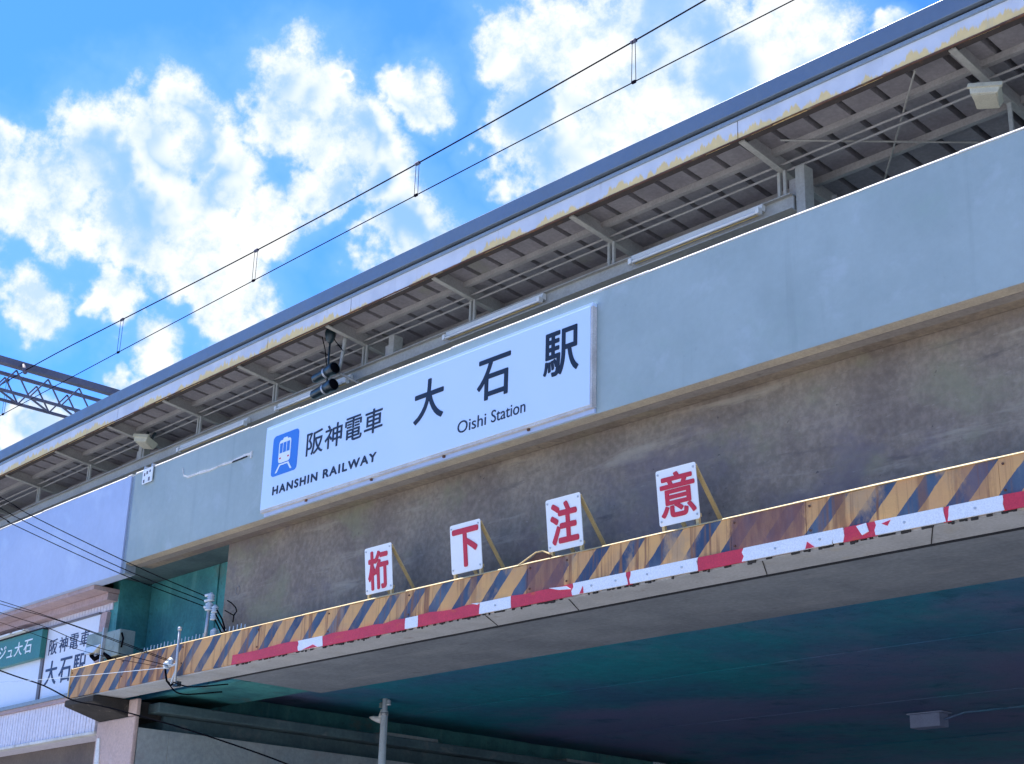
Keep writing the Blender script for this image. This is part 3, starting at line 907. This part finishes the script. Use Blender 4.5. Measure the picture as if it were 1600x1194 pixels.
# ------------------------------------------------------------------ striped height guard beam
BX0, BX1 = -19.53, 14.
bm_ = thing('height_guard_beam', (-10, 10.1, 4.68), 'rusty yellow and black striped height guard beam across the underpass', 'beam')
joints = [BX0, -18.1, -16.58, -14.9, -13.5, -12.1, -10.28, -9.78, -7.79, -7.02, -5.3, -3.5, -1.5, 2, 7, BX1]
for a, b_ in zip(joints[:-1], joints[1:]):
    o_ = random.uniform(0, .004)
    gm = MB()
    nx_, nz_ = max(2, int((b_ - a) / .12)), 4
    vs, fs = [], []
    for lay in (0, 1):
        for iz in range(nz_ + 1):
            for ix in range(nx_ + 1):
                edge_ = ix in (0, nx_) or iz in (0, nz_)
                yy = 9.895 + o_ + (0 if edge_ else random.gauss(0, .0028)) if lay == 0 else 9.92
                zt = 5.075 + (random.gauss(0, .0025) if iz == nz_ and lay == 0 else 0)
                vs.append((a + .002 + (b_ - a - .004) * ix / nx_, yy, 4.685 + (zt - 4.685) * iz / nz_))
    m1 = (nx_ + 1) * (nz_ + 1)
    for iz in range(nz_):
        for ix in range(nx_):
            q = iz * (nx_ + 1) + ix
            fs.append((q, q + 1, q + nx_ + 2, q + nx_ + 1))
            fs.append((m1 + q, m1 + q + nx_ + 1, m1 + q + nx_ + 2, m1 + q + 1))
    for ix in range(nx_):
        fs.append((ix + 1, ix, m1 + ix, m1 + ix + 1))
        q = nz_ * (nx_ + 1) + ix
        fs.append((q, q + 1, m1 + q + 1, m1 + q))
    for iz in range(nz_):
        q = iz * (nx_ + 1)
        fs.append((q, q + nx_ + 1, m1 + q + nx_ + 1, m1 + q))
        q += nx_
        fs.append((q + nx_ + 1, q, m1 + q, m1 + q + nx_ + 1))
    gm.add(vs, fs)
    gm.build('front_plate', 'hazard_paint', bm_, smooth=False)
    for bz in (4.83, 5.03):
        MB().tube([(a + .04, 9.899, bz), (a + .04, 9.886, bz)], .010, 6).build('bolt', 'rust', bm_)
MB().box(BX0 + .01, BX1, 9.921, 10.34, 4.67, 5.06, 30).build('beam_body', 'beam_underside', bm_)
g = MB()
x = BX0
while x < 2:
    L = .5 + .6 * random.random()
    if not (-10.25 < x + L / 2 < -9.95):
        q = .003 * random.random()
        g.prism([(9.885 + q, 5.077), (10.34, 5.077), (10.34, 5.095), (9.900 + q, 5.095 - q), (9.885 + q, 5.080)], x, x + L)
    x += L
g.build('top_flange', 'cream_steel', bm_)
MB().box(2, BX1, 9.887, 10.34, 5.077, 5.092).build('top_flange', 'cream_steel', bm_)
# bent lip beside the third board
MB().tube([(-10.40, 9.893, 5.085), (-10.20, 9.93, 5.185), (-10.12, 9.94, 5.19), (-9.98, 9.90, 5.13)], .008, 6).build('bent_lip', 'cream_steel', bm_)
MB().hexa([(-10.38, 9.93, 5.08), (-9.95, 9.93, 5.08), (-9.95, 9.945, 5.08), (-10.38, 9.945, 5.08), (-10.19, 9.935, 5.175), (-10.03, 9.935, 5.165), (-10.03, 9.945, 5.165), (-10.19, 9.945, 5.175)]).build('bent_plate', 'rust', bm_)
# left end cap edge catches the sun
MB().box(BX0 - .012, BX0 + .004, 9.885, 10.34, 4.68, 5.09).build('end_plate', 'cream_steel', bm_)
# ragged rust line below the strip
rg = MB()
x = -15.3
while x < 1:
    L = .012 + .05 * random.random()
    d = .002 + .016 * random.random() ** 3
    if random.random() < .4:
        rg.box(x, x + L, 9.893, 9.906, 4.668 - d, 4.682)
    x += L
rs = rg.build('rust_lip', 'corbel_concrete', bm_)
# hairline seams on the underside
for x in (-10.9, -9.75, -7.5, -5.9):
    MB().hexa([(x, 9.93, 4.6665), (x + .010, 9.93, 4.6665), (x - .25, 10.33, 4.6665), (x - .26, 10.33, 4.6665), (x, 9.93, 4.671), (x + .010, 9.93, 4.671), (x - .25, 10.33, 4.671), (x - .26, 10.33, 4.671)]).build('seam', 'corbel_concrete', bm_)

# red and white strips screwed along the lower edge
TX = [-15.348, -13.994, -13.531, -12.087, -11.879, -10.934, -10.482, -9.651, -8.969, -8.915, -8.139, -7.655, -6.76, -6.651, -6.362, -5.758, -5.721, -5.272, -3.9, -2.9, -1.6, -.4, 1.2]
TC = 'rwrwrwrwrwrwrwrwrwrwrw'
TC = 'rwrwrwrw' + 'rw' + 'rwwrw' + 'rwrwrwr'
for i, (a, b_) in enumerate(zip(TX[:-1], TX[1:])):
    c_ = TC[i] if i < len(TC) else 'w'
    j0, j1 = random.uniform(-.02, .02), random.uniform(-.02, .02)
    top, bot = 4.792, 4.676
    if c_ == 'r' and b_ - a > .5:
        n = max(3, int((b_ - a) / .18))
        up = [(b_ + (a - b_) * q / n, top + random.uniform(-.012, .012)) for q in range(n + 1)]
    else:
        up = [(b_ + j1, top), (a + j0, top)]
    wv = [random.gauss(0, .007) for _ in range(6)]
    if c_ == 'r':
        poly = [(a - .012, bot), (b_ + .012, bot)] + up
    else:
        poly = [(a + wv[0], bot + .004), (b_ + wv[1], bot + .003), (b_ + wv[2], bot + .05), (b_ + wv[3], top - .03), (b_ + wv[4] - .006, top)] + [(a + .006 + wv[5], top), (a + wv[1], top - .035), (a + wv[3], bot + .045)]
    MB().plate(poly, 9.874 + (.005 if c_ == 'r' else 0) + .001 * (i % 2), 9.892).build('reflective_strip', 'tape_red' if c_ == 'r' else 'tape_white', bm_)
for poly in ([(-7.02, 4.68), (-6.93, 4.68), (-7.0, 4.735)], [(-6.30, 4.76), (-6.22, 4.775), (-6.25, 4.735)], [(-9.55, 4.68), (-9.50, 4.68), (-9.51, 4.745)], [(-13.9, 4.68), (-13.62, 4.68), (-13.7, 4.715), (-13.78, 4.70)]):
    MB().plate(poly, 9.870, 9.876).build('tape_remnant', 'tape_red', bm_)
for poly in ([(-9.95, 4.79), (-9.72, 4.775), (-9.66, 4.74), (-9.82, 4.755)], [(-11.05, 4.798), (-10.93, 4.79), (-10.96, 4.775)], [(-6.53, 4.78), (-6.44, 4.79), (-6.42, 4.72), (-6.48, 4.70)]):
    MB().plate(poly, 9.868, 9.878).build('torn_flap', 'tape_white', bm_)
for x in (-8.72, -8.32, -7.32, -6.88, -6.1, -5.5, -9.4, -9.1, -10.7):
    MB().tube([(x, 9.878, 4.735), (x, 9.868, 4.735)], .011, 8).build('screw', 'galvanised', bm_)

# ------------------------------------------------------------------ four warning boards on the beam
BOARDS = [('桁', -12.86, 'white board with red character, leftmost of the four on the striped beam'),
          ('下', -11.435, 'white board whose red character is a plain T with one tick'),
          ('注', -10.03, 'white board third from the left, above the bent rusty beam lip'),
          ('意', -8.62, 'white board with the densest red character, rightmost on the striped beam')]
for ch, x0, lab in BOARDS:
    t_ = local_thing('warning_board', (x0 + .235, 9.93, 5.09), lab, 'sign', 'warning boards on the guard beam')
    lean = .112
    z0, z1 = .062, .560

    def tilt(ob):
        for q in ob.data.vertices:
            q.co.y -= (q.co.z - z0) * lean
        return ob
    tilt(MB().plate(round_rect(-.232, .232, z0, z1, .022, 4), 0, .008).build('panel', 'board_white', t_, bent=False, bevel=.0015))
    bx = {'桁': (-.165, .165, .105, .50), '下': (-.185, .19, .125, .495), '注': (-.165, .175, .125, .50), '意': (-.19, .20, .125, .51)}[ch]
    tilt(text_part(ch, 'character', 'board_red', t_, bx, -.003, bold={'意': .020, '桁': .030}.get(ch, .034), local=True))
    for sx_ in (-1, 1):
        for z in (z0 + .04, z1 - .04):
            tilt(MB().tube([(sx_ * .205, -.001, z), (sx_ * .205, -.008, z)], .010, 8).build('bolt', 'galvanised', t_, bent=False))
        tilt(MB().box(sx_ * .195 - .015, sx_ * .195 + .015, .004, .034, .0, z0 + .03).build('foot', 'cream_steel', t_, bent=False))
        MB().bar((sx_ * .205, -.035, z1 - .02), (sx_ * .205, .405, .005), .045, .012).build('brace', 'cream_steel', t_, bent=False)
    tilt(MB().box(-.225, .225, .010, .034, z1 - .05, z1 - .02).build('back_rail', 'cream_steel', t_, bent=False))
    tilt(MB().box(-.225, .225, .010, .034, z0 + .02, z0 + .05).build('back_rail', 'cream_steel', t_, bent=False))

# ------------------------------------------------------------------ small things on the beam's left end
pf = thing('picket_fence', (-17.5, 10.25, 5.092), 'row of short white spikes along the back of the striped beam', 'fence')
MB().box(-19.2, -15.65, 10.262, 10.272, 5.10, 5.115, 4).build('rail', 'galvanised', pf)
x = -19.15
while x < -15.7:
    h = .17 + .03 * random.random()
    if not -18.75 < x < -18.2:
        MB().hexa([(x - .011, 10.25, 5.093), (x + .011, 10.25, 5.093), (x + .011, 10.258, 5.093), (x - .011, 10.258, 5.093), (x - .005, 10.25, 5.093 + h), (x + .005, 10.25, 5.093 + h), (x + .005, 10.258, 5.093 + h), (x - .005, 10.258, 5.093 + h)]).build('picket', 'porcelain', pf)
    x += .088


def insulator(g, x, y, z, s=1.):
    g.tube([(x, y, z), (x, y, z + .015 * s), (x, y, z + .02 * s), (x, y, z + .045 * s), (x, y, z + .05 * s), (x, y, z + .075 * s), (x, y, z + .085 * s), (x, y, z + .11 * s)],
           [.045 * s, .05 * s, .03 * s, .052 * s, .03 * s, .05 * s, .035 * s, .015 * s], 12)


ip = local_thing('insulator_post', (-16.47, 10.17, 5.092), 'slim post with stacked white insulators standing behind the striped beam', 'insulator')
MB().tube([(-.03, 0, 0), (.0, 0, .45)], .022, 8).build('post', 'galvanised', ip, bent=False, smooth=True)
g = MB()
insulator(g, .0, 0, .43, 1.1)
insulator(g, .02, 0, .55, 1.0)
g.build('insulator', 'porcelain', ip, bent=False, smooth=True)
g = MB()
insulator(g, .10, .02, .30, .95)
insulator(g, .11, .02, .39, .95)
g.build('insulator', 'porcelain', ip, bent=False, smooth=True)
g = MB()
insulator(g, .11, .04, .0, 1.15)
insulator(g, .11, .04, .10, .95)
g.build('insulator', 'porcelain', ip, bent=False, smooth=True)
for z in (.47, .55, .62):
    MB().tube([(-.04, -.05, z), (.02, -.01, z + .015)], .018, 8).build('wire_clamp', 'porcelain', ip, bent=False, smooth=True)
for i in range(3):
    MB().tube([(.13, .02, .45 - .07 * i), (.24, .06, .30 - .08 * i), (.33 + .06 * i, .1, .08 - .03 * i)], .010, 6).build('cable', 'black_rubber', ip, bent=False, smooth=True)
MB().tube([(.26, .1, .54), (.33, .12, .50), (.40, .14, .44), (.42, .15, .39), (.36, .15, .35), (.35, .15, .26)], .008, 6).build('cable', 'black_rubber', ip, bent=False, smooth=True)
MB().tube([(.22, .1, .42), (.36, .15, .345)], .007, 6).build('cable', 'black_rubber', ip, bent=False, smooth=True)

cpost = local_thing('conduit_post', (-16.54, 9.83, 4.57), 'grey conduit post clamped to the striped beam with a white wire clamp', 'post')
MB().tube([(0, 0, .0), (-.01, 0, .35), (-.015, 0, .69)], [.018, .018, .016], 8).build('post', 'galvanised', cpost, bent=False, smooth=True)
MB().tube([(-.015, 0, .66), (-.015, 0, .70)], .026, 8).build('cap', 'galvanised', cpost, bent=False, smooth=True)
g = MB()
insulator(g, -.20, -.03, .20, .9)
insulator(g, -.13, -.02, .235, .9)
g.build('wire_clamp', 'porcelain', cpost, bent=False, smooth=True)
MB().tube([(-.24, -.03, .22), (-.03, 0, .24)], .016, 8).build('clamp_arm', 'galvanised', cpost, bent=False, smooth=True)
MB().tube([(-.22, -.03, .20), (-.17, -.02, .05), (-.09, 0, -.01), (0, 0, .02)], .014, 6).build('cable', 'black_rubber', cpost, bent=False, smooth=True)
MB().tube([(-.10, 0, -.01), (-.05, -.01, .08), (-.02, 0, .16)], .010, 6).build('cable', 'porcelain', cpost, bent=False, smooth=True)
MB().box(-.05, .05, .0, .06, -.03, .03).build('beam_clamp', 'dark_housing', cpost, bent=False)

jb = thing('cable_box', (-19.0, 10.2, 5.09), 'weathered grey-green cable box on the left end of the striped beam', 'box')
MB().box(-19.5, -19.03, 10.05, 10.25, 5.40, 5.58).build('box', 'junction_box', jb, bevel=.01)
MB().hexa([(-19.46, 10.02, 5.30), (-19.2, 10.02, 5.30), (-19.2, 10.22, 5.30), (-19.46, 10.22, 5.30), (-19.5, 10.04, 5.398), (-19.05, 10.04, 5.398), (-19.05, 10.24, 5.398), (-19.5, 10.24, 5.398)]).build('cable_tray', 'porcelain', jb)
MB().box(-19.0, -18.60, 10.08, 10.32, 5.20, 5.56).build('box', 'junction_box', jb, bevel=.01)
MB().box(-19.03, -19.0, 10.04, 10.10, 5.093, 5.62).build('post', 'galvanised', jb)
MB().hexa([(-19.1, 10.1, 5.093), (-18.35, 10.1, 5.093), (-18.35, 10.3, 5.093), (-19.1, 10.3, 5.093), (-18.95, 10.12, 5.195), (-18.62, 10.12, 5.195), (-18.62, 10.3, 5.195), (-18.95, 10.3, 5.195)]).build('base', 'corbel_concrete', jb)
MB().tube([(-19.4, 10.1, 5.29), (-19.25, 10.08, 5.22), (-19.0, 10.1, 5.27), (-18.8, 10.07, 5.18)], .03, 7).build('cable_bundle', 'black_rubber', jb, smooth=True)
MB().tube([(-18.58, 10.1, 5.5), (-18.52, 10.1, 5.42), (-18.55, 10.1, 5.3)], .014, 6).build('cable', 'black_rubber', jb, smooth=True)

# lamp pole standing in the underpass beside the abutment
lp = local_thing('lamp_pole', (-17.63, 14.0, .12), 'pale slim utility pole with insulators and a small lamp in the underpass', 'pole')
MB().tube([(0, 0, 0), (0, 0, 3.0), (0, 0, 4.72), (0, 0, 4.73), (.0, 0, 5.0)], [.07, .062, .052, .040, .038], 14).build('pole', 'pole_paint', lp, bent=False, smooth=True)
MB().tube([(0, 0, 4.66), (0, 0, 4.70)], .058, 14).build('band', 'galvanised', lp, bent=False, smooth=True)
g = MB()
insulator(g, -.075, 0, 4.90, .9)
insulator(g, -.075, 0, 4.99, .75)
g.build('insulator', 'porcelain', lp, bent=False, smooth=True)
g = MB()
insulator(g, -.085, 0, 4.78, .75)
g.build('insulator', 'junction_box', lp, bent=False, smooth=True)
g = MB()
insulator(g, .085, 0, 4.80, .8)
g.build('insulator', 'porcelain', lp, bent=False, smooth=True)
MB().tube([(-.09, 0, 4.93), (.09, 0, 4.86)], .010, 6).build('cross_arm', 'galvanised', lp, bent=False, smooth=True)
g = MB()
g.tube([(-.04, -.02, 4.585), (-.11, -.04, 4.61), (-.20, -.06, 4.635), (-.25, -.08, 4.645)], [.042, .045, .032, .008], 12)
g.build('lamp_shade', 'lamp_white', lp, bent=False, smooth=True)
MB().tube([(-.07, -.02, 4.62), (-.055, -.01, 4.75)], [.032, .018], 10).build('lamp_socket', 'lamp_white', lp, bent=False, smooth=True)

# pale box fixed under the viaduct, deep in the underpass
UX, UY = -12.05, 19.75
ul = thing('ceiling_box', (UX, UY, CEIL), 'pale rectangular box hanging under the dark underpass ceiling', 'box')
MB().box(UX - .25, UX + .25, UY - .12, UY + .12, CEIL - .22, CEIL - .03).build('housing', 'box_grey', ul, bevel=.01)
MB().tube([(UX + .25, UY, CEIL - .12), (UX + .6, UY, CEIL - .05), (UX + 6, UY, CEIL - .03)], .014, 6).build('conduit', 'dark_soffit', ul)
MB().box(UX - .28, UX + .30, UY - .14, UY + .14, CEIL - .028, CEIL - .010).build('mounting_plate', 'box_grey', ul)

# ------------------------------------------------------------------ railway overhead line
gt = thing('catenary_gantry', (-32, 16, 6.7), 'dark purple lattice steel gantry spanning the tracks beyond the canopy', 'gantry')
XA, XB = -31.9, -32.55
ZB, ZT = 13.28, 13.92
Y0, Y1 = 9.0, 25.0
MB().box(XA - .10, XA + .10, Y0, Y1, ZT - .03, ZT + .12).build('top_chord', 'gantry_steel', gt)
MB().box(XB - .04, XB + .04, Y0, Y1, ZT - .04, ZT + .03).build('top_chord', 'gantry_steel', gt)
for xx in (XA, XB):
    MB().box(xx - .03, xx + .03, Y0, Y1, ZB - .03, ZB + .03).build('bottom_chord', 'gantry_steel', gt)
n = 20
st = (Y1 - Y0) / n
for i in range(n):
    ya, ym, yb = Y0 + i * st, Y0 + (i + .5) * st, Y0 + (i + 1) * st
    for xx in (XA, XB):
        g = MB()
        g.bar((xx, ya, ZB), (xx, ym, ZT - .09), .024, .034)
        g.build('lattice_bar', 'gantry_steel', gt)
        g = MB()
        g.bar((xx, ym, ZT - .09), (xx, yb, ZB), .024, .034)
        g.build('lattice_bar', 'gantry_steel', gt)
    g = MB()
    g.bar((XA, ya, ZB), (XB, yb, ZB), .03, .04)
    g.build('lattice_bar', 'gantry_steel', gt)
for y in (9.2, 24.8):
    MB().box(XB - .05, XA + .05, y - .2, y + .2, 0, ZT).build('mast', 'gantry_steel', gt)
MB().tube([(-31.8, 13.5, 13.95), (-31.6, 13.5, 13.72)], .05, 8).build('wire_support', 'gantry_steel', gt, smooth=True)

MW = [(-60, 14.3), (-45, 13.75), (-36, 13.8), (-31.3, 13.80), (-26.8, 13.58), (-21.6, 13.39), (-16.9, 13.34), (-12.2, 13.43), (-10.8, 13.48), (-4, 13.8), (6, 14.4), (14, 14.9)]
CWz = 12.86


def spline(pts, x):
    for (a, za), (b_, zb) in zip(pts[:-1], pts[1:]):
        if a <= x <= b_:
            return za + (zb - za) * (x - a) / (b_ - a)


def smoothz(x):
    return sum(spline(MW, max(-60, min(14, x + d))) for d in (-2, -1, 0, 1, 2)) / 5


mw = thing('messenger_wire', (-20, 13.5, 13.4), 'upper dark overhead wire sagging above the canopy', 'wire')
MB().tube([(x, 13.5, smoothz(x)) for x in [-60 + .75 * i for i in range(99)]], .0115, 6).build('wire', 'copper_wire', mw, smooth=True)
cw = thing('contact_wire', (-20, 13.5, 12.8), 'lower thin overhead contact wire above the canopy', 'wire')


def cz(x):
    return 12.79 + .00022 * (x + 16) ** 2 + (.0004 * (x + 16) ** 2 if x < -16 else 0)


MB().tube([(x, 13.5, cz(x)) for x in [-60 + .75 * i for i in range(99)]], .0085, 6).build('wire', 'copper_wire', cw, smooth=True)
for x in (-38.5, -32.6, -26.8, -21.64, -16.92, -12.18, -7.5):
    for s in (-.03, .03):
        MB().tube([(x, 13.5 + s, smoothz(x)), (x + s, 13.5 + s * .4, cz(x))], .005, 5).build('dropper', 'copper_wire', mw)
    MB().tube([(x - .045, 13.5, smoothz(x)), (x + .045, 13.5, smoothz(x))], .030, 8).build('clamp', 'gantry_steel', mw, smooth=True)
    MB().tube([(x - .03, 13.5, cz(x)), (x + .03, 13.5, cz(x))], .024, 8).build('clamp', 'copper_wire', mw, smooth=True)

# ------------------------------------------------------------------ street power lines
LINES = [
    ('thin black power line, topmost of three crossing the left parapet', 0.0068, [(-25.59, 9.72, 9.55), (-21.46, 9.81, 7.8), (-20.5, 9.91, 7.35), (-18.01, 10.21, 6.3), (-16.45, 10.45, 5.68)]),
    ('thin black power line, middle of three crossing the left parapet', 0.0068, [(-25.5, 9.72, 9.35), (-21.4, 9.8, 7.62), (-20.84, 9.93, 7.35), (-18.33, 10.22, 6.31), (-16.49, 10.45, 5.63)]),
    ('thin black power line, lowest of three crossing the left parapet', 0.0068, [(-25.43, 9.71, 9.19), (-21.35, 9.8, 7.48), (-21.14, 9.94, 7.34), (-18.36, 10.22, 6.24), (-16.51, 10.45, 5.57)]),
    ('black service wire, highest of those crossing the framed name panel', 0.0050, [(-24.5, 9.66, 7.12), (-20.9, 9.78, 6.14), (-18.37, 9.97, 5.4), (-16.64, 10.05, 4.87)]),
    ('black service wire just under the highest across the name panel', 0.0050, [(-24.47, 9.66, 7.07), (-20.88, 9.78, 6.09), (-19.13, 9.9, 5.62), (-16.63, 10.05, 4.85)]),
    ('black service wire passing the top corner of the green sign', 0.0050, [(-24.42, 9.66, 6.95), (-20.84, 9.78, 5.96), (-19.52, 9.82, 5.6), (-18.49, 9.98, 5.25), (-16.62, 10.05, 4.79)]),
    ('thin wire crossing the middle of the green sign', 0.0037, [(-24.32, 9.65, 6.73), (-20.79, 9.78, 5.81), (-18.57, 9.98, 5.17), (-16.68, 10.06, 4.77)]),
    ('pale nearly level wire running to the white clamp on the beam', 0.0037, [(-23.59, 9.61, 5.1), (-20.49, 9.76, 4.93), (-19.48, 9.82, 4.87), (-16.88, 10.01, 4.77), (-16.71, 10.06, 4.78)]),
    ('thick black cable sagging under the striped beam past the pillar', 0.0099, [(-24.02, 9.63, 6.07), (-20.55, 9.76, 5.1), (-19.55, 9.92, 4.82), (-18.99, 10.1, 4.59), (-18.3, 10.12, 4.46), (-17.59, 10.14, 4.31), (-16.3, 10.29, 4.0), (-14.89, 10.54, 3.6), (-14.01, 10.72, 3.29), (-12.5, 11.2, 2.75)]),
    ('short black cable dropping from the white clamp under the beam', 0.0087, [(-16.65, 10.06, 4.65), (-16.61, 10.1, 4.56), (-16.36, 10.14, 4.43), (-16.2, 10.6, 4.5)]),
    ('short black cable running right from the foot of the conduit post', 0.0087, [(-16.45, 10.05, 4.57), (-16.07, 10.08, 4.48), (-15.9, 10.48, 4.55)]),
]


def catmull(P, n=8):
    P = [Vector(q) for q in P]
    P = [P[0] * 2 - P[1]] + P + [P[-1] * 2 - P[-2]]
    out = []
    for i in range(1, len(P) - 2):
        for j in range(n):
            t = j / n
            out.append(.5 * ((2 * P[i]) + (P[i + 1] - P[i - 1]) * t + (2 * P[i - 1] - 5 * P[i] + 4 * P[i + 1] - P[i + 2]) * t * t + (3 * P[i] - P[i - 1] - 3 * P[i + 1] + P[i + 2]) * t ** 3))
    out.append(P[-2])
    return out


for lab, r_, P in LINES:
    P = list(P)
    if P[0][0] < -22:
        d = Vector(P[0]) - Vector(P[1])
        P = [tuple(Vector(P[0]) + d * 2.2)] + P
    m_ = 'porcelain' if lab.startswith('pale') else 'black_rubber'
    org = Vector(P[-1])
    o = MB().tube([q for q in catmull(P)], r_, 6).build('power_line', m_, origin=tuple(org), bent=False, smooth=True)
    tag(o, lab, 'wire', 'street power lines')

for o in bpy.data.objects:
    if '_o' in o:
        del o['_o']
